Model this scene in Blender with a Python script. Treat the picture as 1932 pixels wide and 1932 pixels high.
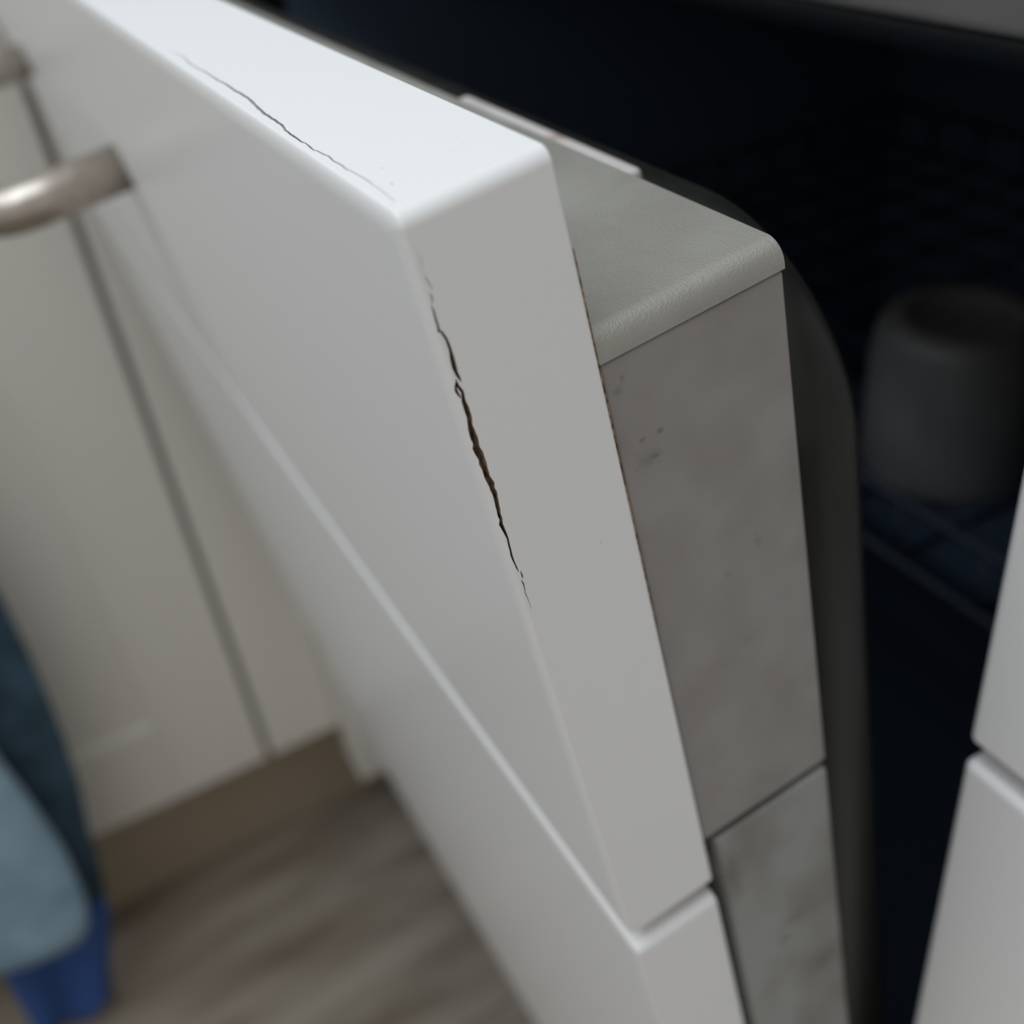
import bpy, bmesh, math, random
from mathutils import Vector, Matrix

# ------------------------------------------------------------------ scene, camera, light
for o in list(bpy.data.objects):
    bpy.data.objects.remove(o, do_unlink=True)
scene = bpy.context.scene
COL = scene.collection
random.seed(7)

cam_d = bpy.data.cameras.new('camera')
cam = bpy.data.objects.new('camera', cam_d)
COL.objects.link(cam)
cam_d.sensor_width = 36.0
cam_d.lens = 2042.43 / 1932.0 * 36.0
cam_d.clip_start = 0.005
cam_d.clip_end = 50
RIGHT = Vector((0.47354958, 0.87347742, -0.11308405))
DOWN = Vector((0.47336667, -0.36067501, -0.80364018))
FWD = Vector((-0.74274814, 0.32703324, -0.58427259))
CAM = Vector((0.1012, -0.1336, 0.8855))
cam.matrix_world = Matrix(((RIGHT.x, -DOWN.x, -FWD.x, CAM.x),
                           (RIGHT.y, -DOWN.y, -FWD.y, CAM.y),
                           (RIGHT.z, -DOWN.z, -FWD.z, CAM.z),
                           (0, 0, 0, 1)))
cam_d.dof.use_dof = True
cam_d.dof.focus_distance = 0.138
cam_d.dof.aperture_fstop = 13.0
scene.camera = cam

world = bpy.data.worlds.new('room_daylight')
scene.world = world
world.use_nodes = True
wn = world.node_tree.nodes
wn['Background'].inputs['Color'].default_value = (1.0, 0.985, 0.965, 1)
wn['Background'].inputs['Strength'].default_value = 0.51

# cool area lamp added overhead to brighten the top faces
top_lamp = bpy.data.lights.new('added_overhead_light', 'AREA')
top_lamp.shape = 'RECTANGLE'
top_lamp.size = 1.6
top_lamp.size_y = 1.3
top_lamp.energy = 23.5
top_lamp.color = (0.79, 0.895, 1.0)
wo = bpy.data.objects.new('added_overhead_light', top_lamp)
COL.objects.link(wo)
wo.location = (-0.12, -0.75, 2.35)
wo.rotation_euler = (Vector((-0.1, -0.05, 0.8)) - wo.location).to_track_quat('-Z', 'Y').to_euler()

scene.view_settings.view_transform = 'Standard'
scene.view_settings.look = 'None'
scene.view_settings.gamma = 1.0
scene.view_settings.use_curve_mapping = False
scene.view_settings.exposure = 0.0

# ------------------------------------------------------------------ fitted dimensions (metres)
TH = 0.1397            # how far the door has been tipped open
H1, GAP, H2 = 0.1464, 0.0051, 0.5599
ZB = 0.1471            # underside of all fronts
TOP = ZB + H1 + GAP + H2
YH, ZH = 0.0349, ZB + 0.0085   # hinge line
T = 0.019              # thickness of the fronts
W = 0.597              # dishwasher front width
D = 0.638              # plane of the cabinets that close the corner
ZG = ZB + H2

# ------------------------------------------------------------------ helpers
def tag(o, label=None, cat=None, group=None, kind=None):
    if label: o['label'] = label
    if cat: o['category'] = cat
    if group: o['group'] = group
    if kind: o['kind'] = kind
    return o

def empty(name, loc, label, cat, group=None):
    o = bpy.data.objects.new(name, None)
    o.empty_display_size = 0.05
    COL.objects.link(o)
    o.location = loc
    return tag(o, label, cat, group)

def round_normals(o):
    """flat faces stay flat, rounded edges shade smoothly"""
    me = o.data
    for p in me.polygons: p.use_smooth = True
    me.set_sharp_from_angle(angle=math.radians(50))
    md = o.modifiers.new('weighted_normals', 'WEIGHTED_NORMAL')
    md.mode = 'FACE_AREA'; md.weight = 50; md.keep_sharp = True

def link(name, me, mat, parent=None, loc=None, rot=None, world_coords=False):
    """one mesh object; world_coords: mesh is in world space, compensate the parent's location"""
    o = bpy.data.objects.new(name, me)
    COL.objects.link(o)
    if mat is not None:
        me.materials.clear()
        for m in (mat if isinstance(mat, (list, tuple)) else [mat]):
            me.materials.append(m)
    if me.get('rounded'): round_normals(o)
    if parent is not None:
        o.parent = parent
    if loc is not None: o.location = loc
    if rot is not None: o.rotation_euler = rot
    return o

def smooth_small(me, area):
    for p in me.polygons:
        p.use_smooth = p.area < area

def bm_box(x0, x1, y0, y1, z0, z1, off=(0, 0, 0)):
    bm = bmesh.new()
    vs = [bm.verts.new((x - off[0], y - off[1], z - off[2]))
          for x in (x0, x1) for y in (y0, y1) for z in (z0, z1)]
    f = lambda *i: bm.faces.new([vs[k] for k in i])
    f(0, 1, 3, 2); f(4, 6, 7, 5); f(0, 4, 5, 1); f(2, 3, 7, 6); f(0, 2, 6, 4); f(1, 5, 7, 3)
    bmesh.ops.recalc_face_normals(bm, faces=bm.faces[:])
    return bm

def box_mesh(name, x0, x1, y0, y1, z0, z1, off=(0, 0, 0), r=0.0, seg=4, edges=None):
    """box, with its edges (or those chosen by edges(midpoint, direction)) rounded"""
    bm = bm_box(x0, x1, y0, y1, z0, z1, off)
    if r > 0:
        es = []
        for e in bm.edges:
            a, b = e.verts[0].co, e.verts[1].co
            if edges is None or edges((a + b) / 2, (b - a).normalized()):
                es.append(e)
        bmesh.ops.bevel(bm, geom=es, offset=r, segments=seg, profile=0.5, affect='EDGES', clamp_overlap=True)
    me = bpy.data.meshes.new(name)
    bm.to_mesh(me); bm.free()
    if r > 0 and seg > 1: me['rounded'] = True
    return me

def tube_mesh(name, pts, r, n=20, cap=True):
    bm = bmesh.new()
    rings = []
    pts = [Vector(p) for p in pts]
    prev = None
    for i, p in enumerate(pts):
        d = (pts[min(i + 1, len(pts) - 1)] - pts[max(i - 1, 0)]).normalized()
        if prev is None:
            a = d.orthogonal().normalized()
        else:
            a = (prev - d * prev.dot(d)).normalized()
        prev = a
        b = d.cross(a)
        rings.append([bm.verts.new(p + (a * math.cos(2 * math.pi * k / n) + b * math.sin(2 * math.pi * k / n)) * r) for k in range(n)])
    for i in range(len(rings) - 1):
        for k in range(n):
            f = bm.faces.new((rings[i][k], rings[i][(k + 1) % n], rings[i + 1][(k + 1) % n], rings[i + 1][k]))
            f.smooth = True
    if cap:
        bm.faces.new(rings[0][::-1]); bm.faces.new(rings[-1])
    bmesh.ops.recalc_face_normals(bm, faces=bm.faces[:])
    me = bpy.data.meshes.new(name)
    bm.to_mesh(me); bm.free()
    return me

def merge_meshes(name, meshes):
    bm = bmesh.new()
    for m in meshes:
        bm.from_mesh(m)
        bpy.data.meshes.remove(m)
    me = bpy.data.meshes.new(name)
    bm.to_mesh(me); bm.free()
    return me

def lathe_mesh(name, prof, n=48):
    bm = bmesh.new()
    rings = []
    for r, z in prof:
        if r < 1e-6:
            rings.append([bm.verts.new((0, 0, z))])
        else:
            rings.append([bm.verts.new((r * math.cos(2 * math.pi * k / n), r * math.sin(2 * math.pi * k / n), z)) for k in range(n)])
    for a, b in zip(rings[:-1], rings[1:]):
        for k in range(n):
            q = [a[k % len(a)], a[(k + 1) % len(a)], b[(k + 1) % len(b)], b[k % len(b)]]
            u = []
            for v in q:
                if v not in u: u.append(v)
            if len(u) > 2:
                bm.faces.new(u).smooth = True
    bmesh.ops.recalc_face_normals(bm, faces=bm.faces[:])
    me = bpy.data.meshes.new(name)
    bm.to_mesh(me); bm.free()
    return me

# ------------------------------------------------------------------ materials
def mat(name, color, rough=0.5, metal=0.0, spec=0.5, coat=0.0):
    m = bpy.data.materials.new(name)
    m.use_nodes = True
    b = m.node_tree.nodes['Principled BSDF']
    b.inputs['Base Color'].default_value = (*color, 1)
    b.inputs['Roughness'].default_value = rough
    b.inputs['Metallic'].default_value = metal
    b.inputs['Specular IOR Level'].default_value = spec
    b.inputs['Coat Weight'].default_value = coat
    return m

def add_noise(m, scale, c0, c1, detail=4, stretch=(1, 1, 1), lo=0.35, hi=0.65):
    nt = m.node_tree; N = nt.nodes; L = nt.links
    b = N['Principled BSDF']
    tc = N.new('ShaderNodeTexCoord'); mp = N.new('ShaderNodeMapping')
    mp.inputs['Scale'].default_value = stretch
    nz = N.new('ShaderNodeTexNoise'); nz.inputs['Scale'].default_value = scale; nz.inputs['Detail'].default_value = detail
    rp = N.new('ShaderNodeValToRGB')
    rp.color_ramp.elements[0].position = lo; rp.color_ramp.elements[0].color = (*c0, 1)
    rp.color_ramp.elements[1].position = hi; rp.color_ramp.elements[1].color = (*c1, 1)
    L.new(tc.outputs['Object'], mp.inputs['Vector']); L.new(mp.outputs['Vector'], nz.inputs['Vector'])
    L.new(nz.outputs['Fac'], rp.inputs['Fac']); L.new(rp.outputs['Color'], b.inputs['Base Color'])
    return m

def add_bump(m, scale, strength, dist=0.0002, detail=3):
    nt = m.node_tree; N = nt.nodes; L = nt.links
    tc = N.new('ShaderNodeTexCoord')
    nz = N.new('ShaderNodeTexNoise'); nz.inputs['Scale'].default_value = scale; nz.inputs['Detail'].default_value = detail
    bp = N.new('ShaderNodeBump'); bp.inputs['Strength'].default_value = strength; bp.inputs['Distance'].default_value = dist
    L.new(tc.outputs['Object'], nz.inputs['Vector']); L.new(nz.outputs['Fac'], bp.inputs['Height'])
    L.new(bp.outputs['Normal'], N['Principled BSDF'].inputs['Normal'])
    return m

def add_spots(m, spots, color):
    """small marks with a shape of their own: spots = [(point, radius, strength, stretch)]"""
    nt = m.node_tree; N = nt.nodes; L = nt.links
    b = N['Principled BSDF']
    tc = N.new('ShaderNodeTexCoord')
    nz = N.new('ShaderNodeTexNoise'); nz.inputs['Scale'].default_value = 900; nz.inputs['Detail'].default_value = 4
    L.new(tc.outputs['Object'], nz.inputs['Vector'])
    src = b.inputs['Base Color'].links[0].from_socket if b.inputs['Base Color'].links else None
    for p, r, s, st in spots:
        sub = N.new('ShaderNodeVectorMath'); sub.operation = 'SUBTRACT'; sub.inputs[1].default_value = p
        mul = N.new('ShaderNodeVectorMath'); mul.operation = 'MULTIPLY'; mul.inputs[1].default_value = st
        ln = N.new('ShaderNodeVectorMath'); ln.operation = 'LENGTH'
        L.new(tc.outputs['Object'], sub.inputs[0]); L.new(sub.outputs[0], mul.inputs[0]); L.new(mul.outputs[0], ln.inputs[0])
        ad = N.new('ShaderNodeMath'); ad.operation = 'MULTIPLY_ADD'
        L.new(nz.outputs['Fac'], ad.inputs[0]); ad.inputs[1].default_value = r * 1.6
        L.new(ln.outputs['Value'], ad.inputs[2])
        mr = N.new('ShaderNodeMapRange'); mr.interpolation_type = 'SMOOTHSTEP'
        mr.inputs['From Min'].default_value = r * 0.7; mr.inputs['From Max'].default_value = r * 1.9
        mr.inputs['To Min'].default_value = s; mr.inputs['To Max'].default_value = 0.0
        L.new(ad.outputs[0], mr.inputs['Value'])
        mx = N.new('ShaderNodeMix'); mx.data_type = 'RGBA'
        L.new(mr.outputs[0], mx.inputs[0])
        if src is not None: L.new(src, mx.inputs[6])
        else: mx.inputs[6].default_value = b.inputs['Base Color'].default_value
        mx.inputs[7].default_value = (*color, 1)
        src = mx.outputs[2]
    L.new(src, b.inputs['Base Color'])
    return m

def door_pt(u, v, w):      # door coordinates -> mesh coordinates relative to the hinge
    return (u, w - YH, TOP - v - ZH)

PAINT = add_bump(mat('white_satin_paint', (0.80, 0.79, 0.775), 0.33), 420, 0.10, 0.00015)
PAINT_CRACKED = add_bump(mat('white_satin_paint_marked', (0.80, 0.79, 0.775), 0.33), 420, 0.10, 0.00015)
add_spots(PAINT_CRACKED, [
    (door_pt(-0.0101, 0, 0.0135), 0.00022, 0.8, (1, 1, 1)),
    (door_pt(-0.0094, 0, 0.0117), 0.00018, 0.6, (1, 1, 1)),
    (door_pt(-0.0082, 0, 0.0035), 0.00030, 0.55, (0.45, 1.8, 1)),
    (door_pt(-0.0135, 0, 0.0046), 0.00025, 0.3, (1, 1, 1)),
    (door_pt(-0.0003, 0.0005, 0.0183), 0.00030, 0.6, (1, 1, 1)),
    (door_pt(0.0, 0.054, 0.0135), 0.00022, 0.5, (1, 1, 1)),
    (door_pt(0.0, 0.049, 0.0150), 0.00016, 0.35, (1, 1, 1)),
], (0.16, 0.14, 0.12))
PAINT_DIM = mat('dimmed_white_paint', (0.68, 0.65, 0.585), 0.4)  # same white paint, with weaker and warmer light put into the colour
MDF = add_noise(mat('raw_fibreboard', (0.2, 0.13, 0.08), 0.95), 2600, (0.04, 0.022, 0.012), (0.42, 0.28, 0.18), 6, (1, 1, 0.35))
MDF_PALE = add_noise(mat('paint_covered_fibreboard', (0.3, 0.27, 0.22), 0.9), 3000, (0.30, 0.28, 0.25), (0.48, 0.45, 0.41), 5)

SILVER = mat('silver_grey_plastic', (0.36, 0.35, 0.33), 0.36, 0.3)
add_noise(SILVER, 60, (0.315, 0.300, 0.262), (0.375, 0.358, 0.318), 6)
add_bump(SILVER, 3200, 0.8, 0.00012, 2)
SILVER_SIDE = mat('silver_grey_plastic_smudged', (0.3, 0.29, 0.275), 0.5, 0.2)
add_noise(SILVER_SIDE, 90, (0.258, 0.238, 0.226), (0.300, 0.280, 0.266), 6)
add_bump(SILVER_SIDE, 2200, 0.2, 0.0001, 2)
add_spots(SILVER_SIDE, [
    (door_pt(-0.001, 0.0335, 0.0212), 0.0011, 0.30, (1, 1, 1)),
    (door_pt(-0.001, 0.0320, 0.0222), 0.0006, 0.35, (1, 1, 1)),
    (door_pt(-0.001, 0.0425, 0.0231), 0.0006, 0.55, (1, 0.8, 1)),
    (door_pt(-0.001, 0.0426, 0.0261), 0.0006, 0.55, (1, 0.7, 1)),
    (door_pt(-0.001, 0.0461, 0.0246), 0.0006, 0.45, (1, 0.7, 1)),
    (door_pt(-0.001, 0.0460, 0.0235), 0.0020, 0.22, (1, 0.6, 1)),
    (door_pt(-0.001, 0.0710, 0.0390), 0.0012, 0.25, (1, 1, 0.6)),
    (door_pt(-0.001, 0.0740, 0.0330), 0.0010, 0.22, (1, 1, 1)),
    (door_pt(-0.001, 0.0900, 0.0345), 0.0013, 0.18, (1, 1, 0.7)),
], (0.05, 0.045, 0.04))
STEEL_STAINED = mat('stained_steel', (0.3, 0.3, 0.29), 0.45, 0.35)
add_noise(STEEL_STAINED, 38, (0.235, 0.215, 0.195), (0.315, 0.32, 0.305), 4, (1, 1.3, 0.8), 0.38, 0.60)
add_spots(STEEL_STAINED, [
    (door_pt(-0.001, 0.185, 0.0331), 0.0022, 0.6, (1, 1, 1)),
    (door_pt(-0.001, 0.180, 0.0362), 0.0030, 0.3, (1, 0.5, 1)),
    (door_pt(-0.001, 0.205, 0.0420), 0.0055, 0.4, (1, 1, 0.8)),
    (door_pt(-0.001, 0.150, 0.0235), 0.0035, 0.4, (1, 1.2, 0.3)),
], (0.075, 0.055, 0.04))
LINER = add_noise(mat('brushed_liner_steel', (0.12, 0.12, 0.11), 0.38, 0.6), 120, (0.018, 0.019, 0.016), (0.030, 0.031, 0.027), 4, (1, 1, 0.1))
TUB_SHADED = mat('shaded_tub_steel', (0.070, 0.096, 0.130), 0.35, 0.0, 0.35)  # steel tub, its shade put into a dark base colour
TUB_LIT = mat('lightened_tub_steel', (0.24, 0.33, 0.47), 0.3, 0.0, 0.4)  # same tub steel, lighter: extra light put into the colour
SEAL = mat('black_rubber_seal', (0.012, 0.013, 0.012), 0.6)
RAIL = add_noise(mat('grey_frame_steel', (0.3, 0.3, 0.31), 0.4, 0.4), 50, (0.78, 0.78, 0.80), (0.84, 0.84, 0.87), 3)
RAIL_DARK = mat('navy_gasket', (0.020, 0.030, 0.042), 0.5)
STRIP = add_noise(mat('pale_plastic', (0.62, 0.57, 0.55), 0.45), 70, (0.56, 0.51, 0.48), (0.66, 0.61, 0.59), 3)
add_spots(STRIP, [(door_pt(-0.0735, 0.0306, 0.0568), 0.0032, 0.8, (1, 0.5, 1))], (0.30, 0.22, 0.13))
NICKEL = add_noise(mat('brushed_nickel', (0.56, 0.50, 0.44), 0.34, 0.9), 300, (0.40, 0.35, 0.30), (0.48, 0.43, 0.38), 3)
KICK = add_noise(mat('brown_plinth', (0.2, 0.16, 0.12), 0.6), 14, (0.27, 0.22, 0.155), (0.35, 0.285, 0.205), 5, (1, 0.15, 1))
WOOD = mat('grey_brown_laminate', (0.27, 0.23, 0.18), 0.5)
add_noise(WOOD, 9, (0.115, 0.086, 0.056), (0.29, 0.245, 0.195), 6, (2.2, 0.45, 1), 0.30, 0.56)
TOPMAT = add_noise(mat('grey_worktop_laminate', (0.25, 0.25, 0.25), 0.4), 260, (0.20, 0.20, 0.20), (0.30, 0.30, 0.295), 4)
WALLM = add_bump(mat('pale_wall_paint', (0.70, 0.69, 0.66), 0.8), 300, 0.2)
STONE = add_noise(mat('shaded_white_stoneware', (0.24, 0.235, 0.23), 0.35), 40, (0.27, 0.265, 0.26), (0.33, 0.32, 0.315), 3)  # white mug glaze, greyed to carry the shade inside the tub
RACKM = mat('dark_coated_wire', (0.060, 0.080, 0.110), 0.5)
TOWEL_LIGHT = add_bump(add_noise(mat('light_blue_terry', (0.25, 0.38, 0.47), 0.95), 30, (0.20, 0.31, 0.40), (0.29, 0.42, 0.51), 4), 900, 0.8, 0.001)
TOWEL_SHADED = add_bump(add_noise(mat('shaded_blue_terry', (0.09, 0.17, 0.25), 0.95), 30, (0.018, 0.045, 0.065), (0.05, 0.10, 0.15), 4), 900, 0.8, 0.001)  # blue cloth, with the rear leaf's shade put into the colour
TOWEL_HEM = add_bump(mat('royal_blue_hem', (0.025, 0.075, 0.25), 0.9), 900, 0.6, 0.001)

# ------------------------------------------------------------------ setting
FX0, FX1, FY0, FY1 = -D - 0.05, 1.6, -2.2, 0.6
floor = link('floor', box_mesh('floor', -1.3, FX1, FY0, FY1, -0.04, -0.009), WOOD)
tag(floor, 'grey-brown wood laminate floor', None, None, 'structure')
PW, PL = 0.19, 1.25
plank_me = box_mesh('plank', -PW / 2 + 0.0006, PW / 2 - 0.0006, -PL / 2 + 0.0006, PL / 2 - 0.0006, -0.009, 0.0, r=0.0012, seg=1)
ix = 0
x = -1.25
while x < FX1:
    y = FY0 + (ix * 0.43) % PL
    while y - PL / 2 < FY1:
        p = link('plank', plank_me, None, floor, (x, y, 0))
        y += PL
    x += PW; ix += 1
plank_me.materials.append(WOOD)
tag(link('wall_back', box_mesh('wall_back', -1.35, FX1, 0.62, 0.72, -0.04, 2.5), WALLM), 'pale painted wall behind the worktop', None, None, 'structure')
tag(link('wall_left', box_mesh('wall_left', -1.36, -1.26, FY0, 0.62, -0.04, 2.5), WALLM), 'pale painted wall behind the corner cabinets', None, None, 'structure')
post = link('trim_1', box_mesh('trim_1', -D - 0.016, -0.606, -0.014, 0.02, 0.098, TOP, r=0.0015, seg=2), PAINT_DIM)
tag(post, 'narrow white filler post in the cabinet corner', None, None, 'structure')

# ------------------------------------------------------------------ dishwasher
DW = Vector((-0.3, 0.3, 0))
dw = empty('dishwasher', DW, 'dishwasher with a tipped-open door behind cracked white fronts', 'dishwasher')
HINGE = Vector((0, YH, ZH)) - DW

def door_mesh(name, u0, u1, v0, v1, w0, w1, **k):
    a = door_pt(u0, v1, w0); b = door_pt(u1, v0, w1)
    return box_mesh(name, a[0], b[0], a[1], b[1], a[2], b[2], **k)

def door_part(name, me, m, label=None, parent=None):
    o = link(name, me, m, parent or dw)
    if parent is None:
        o.location = HINGE; o.rotation_euler = (TH, 0, 0)
    if label: o['label'] = label
    return o

def panel_mesh(name, v0, v1, u0=-W, u1=0.0, cr=0.0020, fi=0.0032, fd=0.0009, br=0.0005):
    """front with softly rounded outer edges, rounded corners and nearly sharp back edges"""
    def outline(d):
        r = max(cr - d, 0.00015)
        pts = []
        for cu, cv, a0 in ((u1 - d - r, v0 + d + r, 0), (u0 + d + r, v0 + d + r, 90), (u0 + d + r, v1 - d - r, 180), (u1 - d - r, v1 - d - r, 270)):
            for k in range(7):
                a = math.radians(a0 + 15 * k)
                pts.append((cu + r * math.cos(a), cv - r * math.sin(a)))
        return pts
    lev = [(fi * (1 - math.sin(a)), fd * (1 - math.cos(a))) for a in [math.pi / 2 * k / 7 for k in range(8)]]
    lev += [(br * (1 - math.cos(a)), T - br + br * math.sin(a)) for a in [math.pi / 2 * k / 3 for k in range(4)]]
    bm = bmesh.new()
    rings = [[bm.verts.new(door_pt(u, v, w)) for u, v in outline(d)] for d, w in lev]
    n = len(rings[0])
    for a, b in zip(rings[:-1], rings[1:]):
        for k in range(n):
            bm.faces.new((a[k], a[(k + 1) % n], b[(k + 1) % n], b[k]))
    bm.faces.new(rings[0][::-1]); bm.faces.new(rings[-1])
    bmesh.ops.recalc_face_normals(bm, faces=bm.faces[:])
    me = bpy.data.meshes.new(name)
    bm.to_mesh(me); bm.free()
    o = bpy.data.objects.new('tmp', me); COL.objects.link(o)
    return o

def bake(o, name):
    dg = bpy.context.evaluated_depsgraph_get()
    me = bpy.data.meshes.new_from_object(o.evaluated_get(dg))
    me.name = name
    bpy.data.objects.remove(o, do_unlink=True)
    return me

# --- crack geometry: pixel measurements turned into positions on the front's side and top faces
F = 2042.43
ct, st = math.cos(TH), math.sin(TH)
def to_door(P):
    y, z = P.y - YH, P.z - ZH
    return Vector((P.x, y * ct + z * st, -y * st + z * ct))     # mesh coordinates rel. hinge
CAM_D = to_door(CAM)
def on_plane(px, py, axis, val):
    d = RIGHT * ((px - 966) / F) + DOWN * ((py - 966) / F) + FWD
    dd = to_door(CAM + d) - CAM_D
    s = (val - CAM_D[axis]) / dd[axis]
    return CAM_D + dd * s, s        # s is the depth along the optical axis

def strand(bm, pix, axis, val, inward, depth, wide=1.0, jit=0.12, matidx=1, seed=1):
    """a ragged wedge following a crack; pix = [(x, y, width in photo pixels)]"""
    rnd = random.Random(seed)
    pts = []
    for px, py, wpx in pix:
        P, s = on_plane(px, py, axis, val)
        if axis == 2:
            P.y += 0.0026 * max(0.0, (-0.050 - P.x) / 0.050)
        pts.append((P, max(wpx * wide * s / F, 0.00003)))
    fine = []
    for (a, wa), (b, wb) in zip(pts[:-1], pts[1:]):
        n = max(1, int((b - a).length / 0.0007))
        for k in range(n):
            t = k / n
            fine.append((a.lerp(b, t), wa + (wb - wa) * t))
    fine.append(pts[-1])
    inn = Vector(inward)
    rings = []
    for i, (P, w) in enumerate(fine):
        d = (fine[min(i + 1, len(fine) - 1)][0] - fine[max(i - 1, 0)][0]).normalized()
        side = d.cross(inn).normalized()
        if 0 < i < len(fine) - 1:
            P = P + side * rnd.uniform(-jit, jit) * w
            w = w * rnd.uniform(1 - jit, 1 + jit)
        h = w / 2
        dep = min(depth, w * 3 + 0.0002)
        out = P - inn * 0.0006
        bot = P + inn * dep
        rings.append([bm.verts.new(out - side * h), bm.verts.new(out + side * h),
                      bm.verts.new(bot + side * h * 0.55), bm.verts.new(bot - side * h * 0.55)])
    fs = []
    for a, b in zip(rings[:-1], rings[1:]):
        for k in range(4):
            fs.append(bm.faces.new((a[k], a[(k + 1) % 4], b[(k + 1) % 4], b[k])))
    fs.append(bm.faces.new(rings[0][::-1])); fs.append(bm.faces.new(rings[-1]))
    for f in fs: f.material_index = matidx
    bmesh.ops.recalc_face_normals(bm, faces=fs)

def zz(pts, ox, oy, s):
    return [(ox + x * s, oy + y * s, w * s) for x, y, w in pts]
A = lambda p: zz(p, 700, 450, 350 / 1932)
B = lambda p: zz(p, 780, 780, 300 / 1449)
C3 = lambda p: zz(p, 250, 80, 400 / 1932)
C4 = lambda p: zz(p, 500, 200, 400 / 1932)
side_strands = [
    A([(485, 150, 3), (525, 225, 5), (545, 340, 3)]),
    A([(553, 378, 5), (590, 440, 10), (622, 495, 10), (637, 540, 5)]),
    A([(610, 565, 6), (632, 610, 14), (640, 685, 8)]),
    A([(625, 703, 8), (652, 745, 18), (678, 850, 22), (713, 965, 28), (735, 970, 28), (780, 1050, 28), (825, 1160, 36),
       (845, 1250, 46), (868, 1340, 50), (890, 1410, 42), (915, 1450, 30), (943, 1500, 5)]),
    A([(885, 1465, 12), (905, 1530, 36), (955, 1600, 38), (972, 1690, 48), (986, 1770, 52), (1018, 1860, 60)])
    + B([(512, 60, 52), (535, 150, 50), (550, 230, 62), (580, 320, 62), (615, 420, 70), (650, 500, 62), (675, 580, 60),
         (705, 650, 54), (735, 730, 46), (747, 775, 36), (765, 840, 40), (785, 920, 34), (805, 1010, 34), (835, 1085, 26),
         (855, 1140, 20), (875, 1210, 20), (895, 1290, 18), (920, 1365, 15), (945, 1410, 14), (960, 1445, 5)]),
    A([(880, 1500, 8), (882, 1550, 20), (892, 1600, 24), (918, 1640, 20), (935, 1660, 12)]),
    B([(975, 1435, 6), (990, 1480, 13), (998, 1505, 6)]),
    B([(985, 1520, 8), (1005, 1555, 14), (1020, 1640, 8), (1045, 1690, 6), (1075, 1780, 3)]),
]
top_strand = C3([(200, 135, 3), (280, 150, 5), (350, 180, 8), (420, 235, 10), (500, 275, 10), (570, 300, 11), (640, 335, 13),
    (720, 375, 15), (800, 405, 19), (890, 455, 22), (960, 485, 24), (1020, 515, 24), (1075, 550, 28), (1120, 590, 28),
    (1200, 645, 28), (1290, 705, 28), (1360, 755, 26), (1390, 795, 24), (1440, 835, 22), (1480, 860, 22), (1540, 905, 18),
    (1580, 920, 12), (1620, 955, 16), (1650, 980, 12), (1690, 990, 13), (1740, 1020, 13), (1785, 1035, 13), (1830, 1080, 13)]) + \
    C4([(700, 540, 13), (740, 575, 11), (800, 600, 9), (830, 620, 8), (880, 645, 9), (955, 690, 10), (980, 715, 7),
        (1050, 760, 6), (1090, 790, 6), (1140, 835, 5), (1190, 880, 4)])
nicks = [A([(765, 1715, 4), (790, 1790, 7), (815, 1845, 3)]), A([(785, 1855, 5), (815, 1930, 5)]),
         B([(305, 30, 5), (335, 115, 4)]), B([(360, 120, 4), (388, 195, 4)])]

panel = panel_mesh('front_panel', 0.0, H1)
cbm = bmesh.new()
for i, s_ in enumerate(side_strands):
    strand(cbm, s_, 0, 0.0, (-1, 0, 0), 0.0013, seed=i, matidx=1, jit=0.16, wide=1.2)
zt = TOP - ZH
strand(cbm, top_strand, 2, zt, (0, 0, -1), 0.0004, seed=20, matidx=2, jit=0.10, wide=1.35)
for i, s_ in enumerate(nicks):
    strand(cbm, s_, 0, -0.0004, Vector((-0.8, 0.6, 0)), 0.0002, seed=30 + i, matidx=2)
cme = bpy.data.meshes.new('crack_cut'); cbm.to_mesh(cme); cbm.free()
for m_ in (PAINT_CRACKED, MDF, MDF_PALE): cme.materials.append(m_)
for m_ in (PAINT_CRACKED, MDF, MDF_PALE): panel.data.materials.append(m_)
cutter = bpy.data.objects.new('crack_cut', cme); COL.objects.link(cutter)
md = panel.modifiers.new('c', 'BOOLEAN'); md.operation = 'DIFFERENCE'; md.solver = 'EXACT'
md.object = cutter; md.use_self = True; md.material_mode = 'TRANSFER'
me = bake(panel, 'front_panel')
bpy.data.objects.remove(cutter, do_unlink=True)
print('cracked front polys', len(me.polygons), [m.name for m in me.materials])
upper = bpy.data.objects.new('front_panel', me); COL.objects.link(upper); round_normals(upper)
upper.parent = dw; upper.location = HINGE; upper.rotation_euler = (TH, 0, 0)
upper['label'] = 'upper white front with dark split along its edge'

lo = panel_mesh('front_panel', H1 + GAP, H1 + GAP + H2)
me = bake(lo, 'front_panel_lower'); me.materials.append(PAINT)
lower = bpy.data.objects.new('front_panel', me); COL.objects.link(lower); round_normals(lower)
lower.parent = dw; lower.location = HINGE; lower.rotation_euler = (TH, 0, 0)
lower['label'] = 'plain lower white front'

# raw edge line along the back of the upper front
door_part('backing_board', door_mesh('backing_board', -W + 0.0006, -0.0005, 0.0125, 0.075, T, T + 0.0003), MDF, 'brown unpainted back edge', upper)

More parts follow.
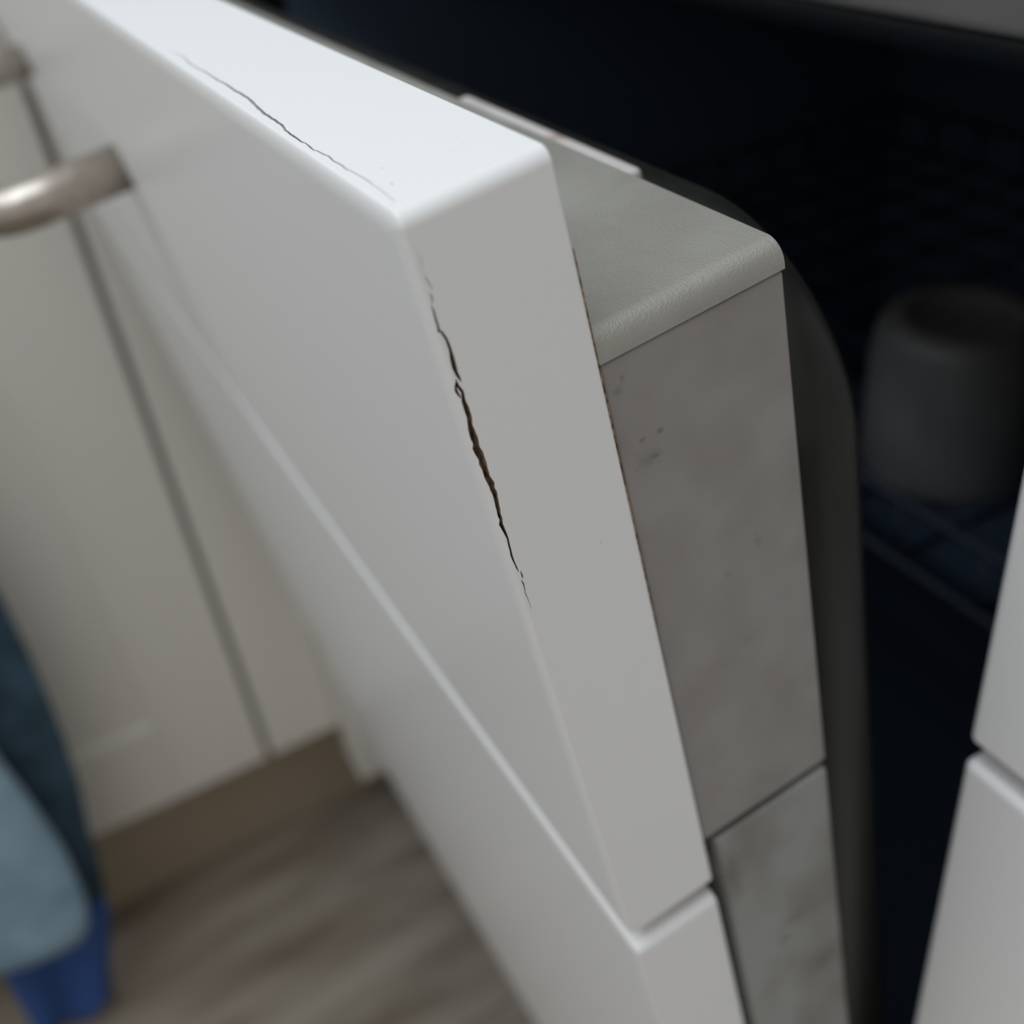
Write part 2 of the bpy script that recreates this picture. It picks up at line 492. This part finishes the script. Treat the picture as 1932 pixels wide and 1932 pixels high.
# handle: bar on two posts, a sub-part of the upper front
def arc_path(u0, u1, v, out, v2, r=0.016):
    P = lambda u, w: Vector(door_pt(u, v + (v2 - v) * (u - u0) / (u1 - u0), w))
    pts = [P(u0, 0.0005), P(u0, -out + r)]
    for k in range(1, 9):
        a = k / 8 * math.pi / 2
        pts.append(P(u0 - r * (1 - math.cos(a)), -out + r - r * math.sin(a)))
    pts.append(P((u0 + u1) / 2, -out))
    for k in range(0, 9):
        a = k / 8 * math.pi / 2
        pts.append(P(u1 + r - r * math.sin(a), -out + r * (1 - math.cos(a))))
    pts.append(P(u1, 0.0005))
    return pts
door_part('handle', tube_mesh('handle', arc_path(-0.268, -0.505, 0.0615, 0.045, 0.066), 0.0075, 24), NICKEL, 'brushed nickel bar handle', upper)

# silver console behind the upper front
VB, VS, WB = 0.0246, 0.1338, 0.0482
cover = door_mesh('console_cover', -W + 0.002, -0.0007, VB, VB + 0.0040, T + 0.0003, WB, r=0.0030, seg=6,
                  edges=lambda m_, d: abs(d.y) > 0.9 and m_.z > TOP - VB - ZH - 0.001)
door_part('console_cover', cover, SILVER, 'silver-grey rounded top of the console')
door_part('console', door_mesh('console', -W + 0.002, -0.0010, VB + 0.0043, VS, T + 0.0003, WB, r=0.0006, seg=2), SILVER_SIDE, 'silver-grey smudged console side')
door_part('console_core', door_mesh('console_core', -W + 0.004, -0.0045, VB + 0.0025, VS + 0.01, T + 0.002, WB - 0.0012), SEAL)
door_part('door_shell', door_mesh('door_shell', -W + 0.002, -0.0010, VS + 0.0027, 0.690, T + 0.0026, WB + 0.0002, r=0.0010, seg=2), STEEL_STAINED, 'stained steel door edge')

# inner liner: a steel plate with big rounded upper corners
def liner_mesh(name, u0, u1, v0, v1, w0, w1, r, n=14, edge=0.003):
    def outline(d):
        pts = []
        for cu, cv, a0 in ((u1 - r, v0 + r, 0), (u0 + r, v0 + r, 90)):
            for k in range(n + 1):
                a = math.radians(a0 + 90 * k / n)
                pts.append((cu + (r - d) * math.cos(a), cv - (r - d) * math.sin(a)))
        pts += [(u0 + d, v1 - d), (u1 - d, v1 - d)]
        return pts
    bm = bmesh.new()
    levels = [(0, w0)] + [(edge * (1 - math.cos(a)), w1 - edge + edge * math.sin(a)) for a in [math.pi / 2 * k / 4 for k in range(5)]]
    rings = [[bm.verts.new(door_pt(u, v, w)) for u, v in outline(d)] for d, w in levels]
    m_ = len(rings[0])
    for a, b in zip(rings[:-1], rings[1:]):
        for k in range(m_):
            bm.faces.new((a[k], a[(k + 1) % m_], b[(k + 1) % m_], b[k])).smooth = True
    bm.faces.new(rings[0][::-1]); bm.faces.new(rings[-1])
    bmesh.ops.recalc_face_normals(bm, faces=bm.faces[:])
    me = bpy.data.meshes.new(name); bm.to_mesh(me); bm.free()
    return me
door_part('door_liner', liner_mesh('door_liner', -W + 0.008, -0.0062, 0.0345, 0.685, WB + 0.0003, 0.0655, 0.034), LINER, 'rounded steel inner door liner')
strip = door_part('latch_strip', door_mesh('latch_strip', -0.113, -0.0480, 0.0306, 0.0355, WB + 0.0004, 0.0580, r=0.0012, seg=3), STRIP, 'pale plastic strip on the door top')

# tub, frame and gasket
def part(name, me, m, label=None, parent=dw):
    o = link(name, me, m, parent)
    if label: o['label'] = label
    return o
TY0, TY1 = 0.070, 0.575
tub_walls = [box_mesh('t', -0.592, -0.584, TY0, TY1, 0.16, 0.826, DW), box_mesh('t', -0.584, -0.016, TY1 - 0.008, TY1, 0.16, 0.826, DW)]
tub = [box_mesh('t', -0.016, -0.008, TY0, TY1, 0.16, 0.826, DW),
       box_mesh('t', -0.584, -0.016, TY0, TY1 - 0.008, 0.16, 0.168, DW),
       box_mesh('t', -0.584, -0.016, TY0, TY1 - 0.008, 0.816, 0.826, DW)]
part('tub', merge_meshes('tub', tub), TUB_SHADED, 'steel tub interior with shade in its colour')
part('tub_wall', merge_meshes('tub_wall', tub_walls), TUB_LIT, 'steel rear and side tub walls with light in their colour')
part('frame_rail', box_mesh('frame_rail', -0.594, -0.003, 0.050, 0.0695, 0.8262, 0.850, DW, r=0.0025, seg=3), RAIL, 'grey steel rail above the tub opening')
part('rail_lip', box_mesh('rail_lip', -0.594, -0.003, 0.046, 0.0695, 0.8505, 0.8575, DW, r=0.001, seg=2), RAIL)
part('gasket', box_mesh('gasket', -0.590, -0.008, 0.056, 0.0695, 0.8175, 0.8258, DW, r=0.003, seg=3), RAIL_DARK)
for xa, xb in ((-0.596, -0.586), (-0.0135, -0.0035)):
    part('side_seal', box_mesh('side_seal', xa, xb, 0.052, 0.0695, 0.16, 0.8172, DW, r=0.003, seg=3), SEAL)
part('base', box_mesh('base', -0.594, -0.004, 0.085, 0.56, 0.0, 0.155, DW), SEAL)

# upper wire rack
ZR = 0.568
wires = []
x0, x1, y0, y1 = -0.572, -0.030, 0.165, 0.555
for z_ in (ZR, ZR + 0.032):
    wires.append(tube_mesh('w', [(x0, y0, z_), (x1, y0, z_), (x1, y1, z_), (x0, y1, z_), (x0, y0, z_)], 0.0024, 8))
for k in range(13):
    xx = x0 + (x1 - x0) * k / 12
    wires.append(tube_mesh('w', [(xx, y0, ZR + 0.032), (xx, y0, ZR), (xx, y1, ZR), (xx, y1, ZR + 0.032)], 0.0017, 6))
for k in range(10):
    yy = y0 + (y1 - y0) * k / 9
    wires.append(tube_mesh('w', [(x0, yy, ZR + 0.032), (x0, yy, ZR), (x1, yy, ZR), (x1, yy, ZR + 0.032)], 0.0017, 6))
me = merge_meshes('dish_rack', wires)
me.transform(Matrix.Translation(-DW))
part('dish_rack', me, RACKM, 'dark wire rack')

# upside-down mug standing in the rack
MH, MR = 0.078, 0.040
prof = [(0.0, MH - 0.006), (0.020, MH - 0.006), (0.0225, MH - 0.004), (0.0245, MH - 0.0004), (0.0265, MH), (0.0335, MH - 0.0006), (0.0360, MH - 0.003),
        (0.0385, MH - 0.010), (MR, MH - 0.022), (MR, 0.004), (MR - 0.001, 0.0006), (MR - 0.0025, 0.0), (MR - 0.004, 0.0012),
        (MR - 0.0045, 0.006), (MR - 0.0045, MH - 0.020), (0.030, MH - 0.010), (0.0, MH - 0.0085)]
mug = empty('mug', (-0.205, 0.235, ZR + 0.0042), 'white mug, greyed for shade, turned upside down in the dark dishwasher rack', 'mug')
link('mug_body', lathe_mesh('mug_body', prof, 56), STONE, mug)
hp = []
for k in range(15):
    a = -math.pi / 2 + math.pi * k / 14
    hp.append((0.0365 + 0.024 * math.cos(a), 0, 0.038 + 0.024 * math.sin(a)))
hm = tube_mesh('mug_handle', hp, 0.0048, 12)
h_ = link('mug_handle', hm, STONE, mug); h_.rotation_euler = (0, 0, math.radians(75))

# ------------------------------------------------------------------ cabinet on the right
CB = Vector((0.255, 0.3, 0))
cab = empty('base_cabinet', CB, 'white cabinet with two stacked slab fronts, right of the dishwasher', 'cabinet')
XN, XE = 0.0051, 0.5051
part('carcass', box_mesh('carcass', XN + 0.0006, XE - 0.0006, T + 0.002, 0.57, ZB, TOP + 0.001, CB), PAINT_DIM, None, cab)
part('toe_kick', box_mesh('toe_kick', XN, XE, 0.06, 0.076, 0.0, ZB - 0.001, CB), KICK, None, cab)
fr = part('drawer_front', box_mesh('drawer_front', XN, XE, 0.0, T, ZG + GAP, TOP, CB, r=0.0022, seg=6), PAINT, 'short upper slab front', cab)
df = part('door_front', box_mesh('door_front', XN, XE, 0.0, T, ZB, ZG, CB, r=0.0022, seg=6), PAINT, 'tall lower slab front', cab)
def bar_handle(cx, z_, half, parent):
    pts = []
    r = 0.014; out = 0.036
    y = lambda w: -w
    pts = [(cx - half, 0.0005, z_), (cx - half, -out + r, z_)]
    for k in range(1, 9):
        a = k / 8 * math.pi / 2
        pts.append((cx - half + r * (1 - math.cos(a)), -out + r - r * math.sin(a), z_))
    for k in range(0, 9):
        a = k / 8 * math.pi / 2
        pts.append((cx + half - r + r * math.sin(a), -out + r * (1 - math.cos(a)), z_))
    pts.append((cx + half, 0.0005, z_))
    me = tube_mesh('handle', pts, 0.006, 20)
    me.transform(Matrix.Translation(-CB))
    link('handle', me, NICKEL, parent)
bar_handle(0.300, TOP - 0.07, 0.08, fr)
bar_handle(0.300, ZG - 0.06, 0.08, df)

# ------------------------------------------------------------------ cabinets closing the corner on the left
PB = Vector((-D - 0.3, -0.4, 0))
pc = empty('base_cabinet', PB, 'white frame-and-panel cabinet with dimmed paint standing over the brown plinth', 'cabinet')
YG = -0.0832
FT = 0.02
part('carcass', box_mesh('carcass', -1.255, -D - FT - 0.001, -1.10, 0.60, ZB, TOP, PB), PAINT_DIM, None, pc)
part('corner_filler', box_mesh('corner_filler', -D - FT, -D, YG + 0.003, -0.0145, ZB, TOP - 0.003, PB, r=0.0015, seg=3), PAINT_DIM, None, pc)
part('toe_kick', box_mesh('toe_kick', -D - 0.066, -D - 0.05, -1.10, 0.06, 0.0, ZB - 0.001, PB), KICK, 'brown plinth board', pc)
def shaker(y0, y1):
    z0, z1 = ZB, TOP - 0.003
    sw, rw = 0.078, 0.092
    d = empty('cabinet_door', (0, 0, 0), None, None)
    d.parent = pc
    for a, b in ((y0, y0 + sw), (y1 - sw, y1)):
        link('stile', box_mesh('stile', -D - FT, -D, a, b, z0, z1, PB, r=0.0012, seg=3), PAINT_DIM, d)
    for a, b in ((z0, z0 + rw), (z1 - rw, z1)):
        link('rail', box_mesh('rail', -D - FT, -D - 0.0002, y0 + sw, y1 - sw, a, b, PB, r=0.0010, seg=3), PAINT_DIM, d)
    link('panel', box_mesh('panel', -D - FT, -D - 0.0035, y0 + sw, y1 - sw, z0 + rw, z1 - rw, PB), PAINT_DIM, d)
    return d
d1 = shaker(-0.58, YG - 0.003)
d2 = shaker(-1.09, -0.586)
RX, RZ = -0.562, 0.655
rail_pts = [(-D - 0.002, -0.235, RZ), (RX - 0.012, -0.235, RZ), (RX - 0.003, -0.238, RZ), (RX, -0.247, RZ), (RX, -0.47, RZ),
            (RX - 0.003, -0.479, RZ), (RX - 0.012, -0.482, RZ), (-D - 0.002, -0.482, RZ)]
rail_pts = [(max(x_, -D + 0.0002), y_, z_) for x_, y_, z_ in rail_pts]
tag(link('towel_bar', tube_mesh('towel_bar', rail_pts, 0.006, 16), NICKEL), 'brushed nickel towel bar holding the blue towel', 'towel bar')

# ------------------------------------------------------------------ worktops
wt = link('worktop', box_mesh('worktop', -D - 0.022 + 0.0425, 1.2, -0.012, 0.60, 0.8625, 0.9005, r=0.003, seg=3), TOPMAT)
tag(wt, 'grey laminate worktop above the dishwasher and right cabinet', 'worktop')
wt2 = link('worktop', box_mesh('worktop', -1.255, -D + 0.018, -1.10, 0.60, 0.8625, 0.9005, r=0.003, seg=3), TOPMAT)
tag(wt2, 'grey laminate worktop above the white corner cabinet', 'worktop')

# ------------------------------------------------------------------ towel
def interp(tab, z):
    if z <= tab[0][0]: return tab[0][1]
    for (a, va), (b, vb) in zip(tab[:-1], tab[1:]):
        if z <= b:
            t = (z - a) / (b - a)
            return va + (vb - va) * t
    return tab[-1][1]

def cloth(name, zs, left, right, xf, th=0.006, nu=26):
    """hanging leaf with thickness: left/right edges as functions of z, xf(y_fraction, z) its depth"""
    bm = bmesh.new()
    front, back = [], []
    for z in zs:
        ra, rb = [], []
        for k in range(nu + 1):
            t = k / nu
            y = left(z) + (right(z) - left(z)) * t
            x = xf(t, z)
            ra.append(bm.verts.new((x + th / 2, y, z)))
            rb.append(bm.verts.new((x - th / 2, y, z)))
        front.append(ra); back.append(rb)
    def q(a, b, c, d): bm.faces.new((a, b, c, d)).smooth = True
    for i in range(len(zs) - 1):
        for k in range(nu):
            q(front[i][k], front[i][k + 1], front[i + 1][k + 1], front[i + 1][k])
            q(back[i][k], back[i + 1][k], back[i + 1][k + 1], back[i][k + 1])
        q(front[i][0], front[i + 1][0], back[i + 1][0], back[i][0])
        q(front[i][nu], back[i][nu], back[i + 1][nu], front[i + 1][nu])
    for k in range(nu):
        q(front[0][k], back[0][k], back[0][k + 1], front[0][k + 1])
        q(front[-1][k], front[-1][k + 1], back[-1][k + 1], back[-1][k])
    bmesh.ops.recalc_face_normals(bm, faces=bm.faces[:])
    me = bpy.data.meshes.new(name); bm.to_mesh(me); bm.free()
    return me
TW = Vector((RX, -0.33, 0))
towel = empty('towel', (RX, -0.33, 0.02), 'light and royal blue towel hanging in front of the white cabinet', 'towel')
TWL = Vector((RX, -0.33, 0.02))
def tpart(name, me, m, label):
    me.transform(Matrix.Translation(-TWL))
    o = link(name, me, m, towel); o['label'] = label
def lin(a, b, n): return [a + (b - a) * k / (n - 1) for k in range(n)]
R_FRONT = [(0.150, -0.272), (0.165, -0.262), (0.190, -0.256), (0.245, -0.2525), (0.300, -0.2555), (0.345, -0.260), (0.46, -0.262), (0.66, -0.262)]
R_BACK = [(0.020, -0.300), (0.030, -0.283), (0.05, -0.279), (0.12, -0.254), (0.18, -0.2415), (0.23, -0.2355), (0.27, -0.227), (0.335, -0.2205), (0.395, -0.217), (0.455, -0.2165), (0.52, -0.236), (0.66, -0.255)]
L_BACK = [(0.020, -0.352), (0.05, -0.346), (0.127, -0.342), (0.20, -0.36), (0.40, -0.43), (0.66, -0.45)]
xw = lambda base, amp: (lambda t, z: base + amp * math.sin(t * 9.0 + z * 2.0) * (1 - 0.4 * min(z / 0.66, 1)))
# front leaf: bottom edge sags towards the right
def front_leaf():
    me = cloth('front_leaf', lin(0.150, 0.658, 40), lambda z: -0.45, lambda z: interp(R_FRONT, z), xw(-0.541, 0.004), 0.008, 30)
    for v in me.vertices:
        if v.co.z < 0.2:
            v.co.z += (0.2 - v.co.z) * 0.25 * max(0, (-0.28 - v.co.y)) / 0.17
    return me
tpart('front_leaf', front_leaf(), TOWEL_LIGHT, 'light blue towel leaf')
tpart('back_leaf', cloth('back_leaf', lin(0.150, 0.658, 36), lambda z: interp(L_BACK, z), lambda z: interp(R_BACK, z), xw(-0.574, 0.005), 0.008), TOWEL_SHADED, 'blue towel leaf darkened for shade')
tpart('hem', cloth('hem', lin(0.020, 0.1505, 16), lambda z: interp(L_BACK, z), lambda z: interp(R_BACK, z), xw(-0.574, 0.005), 0.010), TOWEL_HEM, 'royal blue hem')
# the fold over the bar
bm = bmesh.new()
rows = []
for k in range(11):
    a = math.pi * k / 10
    rr = 0.0165
    cx_, cz_ = -0.5575, 0.656
    rows.append([[bm.verts.new((cx_ + (rr + o) * math.cos(a), y, cz_ + (rr * 0.8 + o) * math.sin(a))) for y in lin(-0.45, -0.260, 12)] for o in (-0.004, 0.004)])
for i in range(10):
    for s_ in (0, 1):
        for j in range(11):
            bm.faces.new((rows[i][s_][j], rows[i][s_][j + 1], rows[i + 1][s_][j + 1], rows[i + 1][s_][j])).smooth = True
    for j in (0, 11):
        bm.faces.new((rows[i][0][j], rows[i][1][j], rows[i + 1][1][j], rows[i + 1][0][j]))
bmesh.ops.recalc_face_normals(bm, faces=bm.faces[:])
me = bpy.data.meshes.new('fold'); bm.to_mesh(me); bm.free()
tpart('fold', me, TOWEL_LIGHT, 'light blue fold over the bar')
